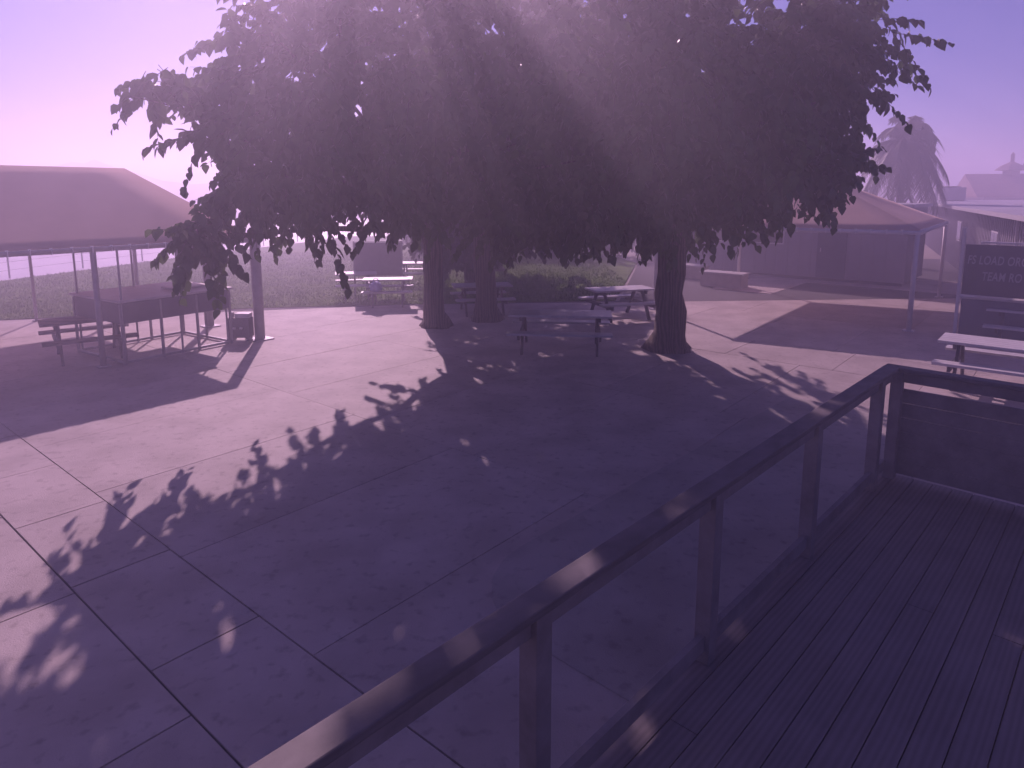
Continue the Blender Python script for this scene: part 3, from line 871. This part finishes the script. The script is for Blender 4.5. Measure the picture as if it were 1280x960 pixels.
# long ribbed shed running away on the right
H0 = Vector((11.2, 13.8, 0)); HD = Vector((0.45, 0.893, 0)).normalized(); HN = Vector((-HD.y, HD.x, 0)); HL = 36.0
sh = thing("long_shed", H0 + HD * HL / 2, "long low shed with ribbed grey walls and pale roof edge", "shed")
MB().box(H0 + HD * HL / 2 - HN * 3 + UP * 1.25, HL, 6.0, 2.5, HD, HN, UP).build("wall", M['shed'], sh)
MB().box(H0 + HD * HL / 2 - HN * 2.75 + UP * 2.555, HL + 0.4, 6.9, 0.11, HD, HN, UP).build("roof", M['shedroof'], sh)
for i in range(int(HL / 0.3)):
    MB().box(H0 + HD * (0.15 + i * 0.3) + HN * 0.012 + UP * 1.24, 0.05, 0.022, 2.46, HD, HN, UP).build("rib", M['shed'], sh)
MB().tube([H0 + HD * 4.2 + HN * 0.08 + UP * 0.02, H0 + HD * 4.2 + HN * 0.08 + UP * 2.49], 0.04, 8).build("downpipe", M['whitesteel'], sh)
for a in (7.5, 15.5):
    wall_window(sh, H0 + HD * a + HN * 0.026 + UP * 1.55, HD, HN, 1.1, 0.8)
acs = []
for i, (a, q_) in enumerate(((29.5, -1.0), (33.0, -1.0))):
    c = H0 + HD * a + HN * q_
    c.z = 2.612
    r_ = thing("air_conditioner", c, "boxy rooftop air conditioner on the far end of the long shed", "air conditioner", "rooftop air conditioners")
    MB().box(c + UP * 0.40, 1.5, 1.2, 0.74, HD, HN, UP).build("housing", M['acunit'], r_, bevel=0.03)
    for s in (-1, 1):
        MB().box(c + HD * s * 0.6 + UP * 0.015, 0.1, 1.1, 0.03, HD, HN, UP).build("skid", M['darksteel'], r_)
    MB().lathe(c + UP * 0.772, [(0.42, 0), (0.42, 0.05), (0.36, 0.06)], 16).build("fan_guard", M['darksteel'], r_)

# house with cupola behind
B0 = Vector((43.5, 53.0, 0)); hx = Vector((0.93, -0.36, 0)).normalized(); hy = Vector((-hx.y, hx.x, 0))
ho = thing("tiled_house", B0, "low house with reddish tiled roof and a capped cupola behind the shed", "house")
MB().box(B0 + UP * 1.35, 14, 8, 2.7, hx, hy, UP).build("wall", M['stucco'], ho)
def gable(c, L, Wd, z0, zr, ov, ax, ay):
    p = [c + ax * s * (L / 2 + ov) + ay * t_ * (Wd / 2 + ov) + UP * z0 for s in (-1, 1) for t_ in (-1, 1)]
    r_ = [c + ax * s * (L / 2 + ov) + UP * zr for s in (-1, 1)]
    return MB().add(p + r_, [(0, 2, 5, 4), (3, 1, 4, 5), (0, 4, 1), (2, 3, 5), (0, 1, 3, 2)])
rf = gable(B0, 14, 8, 2.72, 4.55, 0.5, hx, hy).build("roof", M['rooftile'], ho)
cpc = B0 - hx * 4.4 + UP * 4.15
MB().lathe(cpc, [(0.62, 0), (0.62, 0.62), (0.78, 0.64)], 6).build("cupola", M['rooftile'], rf)
MB().lathe(cpc + UP * 0.66, [(1.15, 0), (0.75, 0.35), (0.22, 0.62), (0.14, 0.68), (0.14, 1.25), (0.03, 1.4)], 8).build("cupola_cap", M['rooftile'], rf)
MB().tube([B0 - hx * 3.4 + UP * 4.3, B0 - hx * 3.4 + UP * 5.0], 0.05, 6).build("mast", M['darksteel'], rf)
MB().lathe(B0 - hx * 3.4 + UP * 5.25, [(0.05, -0.28), (0.22, -0.18), (0.28, 0), (0.22, 0.18), (0.05, 0.28)], 12).build("ball_finial", M['darksteel'], rf)
gable(B0 + hx * 1.5 - hy * 3.2, 5, 5, 2.76, 4.0, 0.3, hy, hx).build("front_gable", M['shed'], ho)

# ------------------------------------------------------------------ sign board, booth panel, white bench tables at the right edge
L0 = Vector((9.35, 14.0, 0)); SW = 1.9
sg = thing("sign_board", L0 + U * SW / 2, "dark sign board with two lines of grey capital letters beside the long shed", "sign")
nS = -V
MB().box(L0 + U * SW / 2 + UP * 1.53, SW, 0.05, 1.04, U, V, UP).build("board", M['signboard'], sg, bevel=0.006)
MB().box(L0 + U * (SW / 2 + 0.15) - V * 0.03 + UP * 2.10, SW - 0.2, 0.07, 0.035, U, V, UP).build("light_tube", M['whitesteel'], sg)
for a in (-0.05, SW + 0.05):
    MB().box(L0 + U * a + V * 0.0 + UP * 1.20, 0.06, 0.06, 2.38, U, V, UP).build("post", M['whitesteel'], sg)
def lettering(txt, a, z, size, sx):
    cu = bpy.data.curves.new("lettering", 'FONT')
    cu.body = txt; cu.size = size; cu.extrude = 0.004; cu.shear = 0.12; cu.offset = 0.004; cu.space_character = 1.08
    cu.materials.append(M['letter'])
    tmp = bpy.data.objects.new("lettering_curve", cu)
    C.objects.link(tmp)
    me = bpy.data.meshes.new_from_object(tmp)
    bpy.data.objects.remove(tmp)
    me.materials.clear(); me.materials.append(M['letter'])
    o = bpy.data.objects.new("lettering", me)
    w = L0 + U * a - V * 0.031 + UP * z - ORG[sg]
    o.matrix_basis = Matrix.Translation(w) @ Matrix(((U.x, 0, -V.x, 0), (U.y, 0, -V.y, 0), (0, 1, 0, 0), (0, 0, 0, 1))) @ Matrix.Diagonal((sx, 1, 1, 1))
    o.parent = sg
    C.objects.link(o)
lettering("FS LOAD ORG", 0.05, 1.655, 0.245, 0.60)
lettering("TEAM RO", 0.32, 1.33, 0.245, 0.60)

bp0 = L0 + V * 0.12
bo = thing("booth_counter", bp0 + U * 1.0, "blue grey booth counter standing behind and below the sign board", "counter")
MB().box(bp0 + U * 1.0 + V * 0.25 + UP * 0.46, 2.0, 0.5, 0.9, U, V, UP).build("body", M['bluepanel'], bo)
MB().box(bp0 + U * 1.0 + V * 0.25 + UP * 0.935, 2.1, 0.6, 0.045, U, V, UP).build("counter_top", M['tabletop'], bo)

w1 = G(1246, 428, 0.75)
picnic_table((w1.x, w1.y), U, 1.5, "white planked table catching the sun beyond the deck end railing", M['whitewood'], M['darksteel'], "white bench tables", planks=5, wide=0.8)
w2 = G(1292, 388, 0.75)
picnic_table((w2.x, w2.y), U, 1.5, "white planked table close to the blue grey booth counter", M['whitewood'], M['darksteel'], "white bench tables", planks=5, wide=0.8)

# ------------------------------------------------------------------ haze volume, added to imitate the veil of lens glare
HAZE_DENSITY = 0.018
hb = MB().box((0, 50, 3.85), 330, 170, 9.7).build("haze", M['dirt'])
hm = bpy.data.materials.new("haze_veil"); hm.use_nodes = True
hn = hm.node_tree
for n in list(hn.nodes): hn.nodes.remove(n)
ho_ = hn.nodes.new("ShaderNodeOutputMaterial"); pv = hn.nodes.new("ShaderNodeVolumePrincipled")
pv.inputs["Color"].default_value = (0.84, 0.79, 0.97, 1)
pv.inputs["Density"].default_value = HAZE_DENSITY
pv.inputs["Anisotropy"].default_value = 0.62
hn.links.new(pv.outputs[0], ho_.inputs["Volume"])
hb.data.materials.clear(); hb.data.materials.append(hm)
tag(hb, "thin pale haze added in place of lens glare", "haze", kind='stuff')
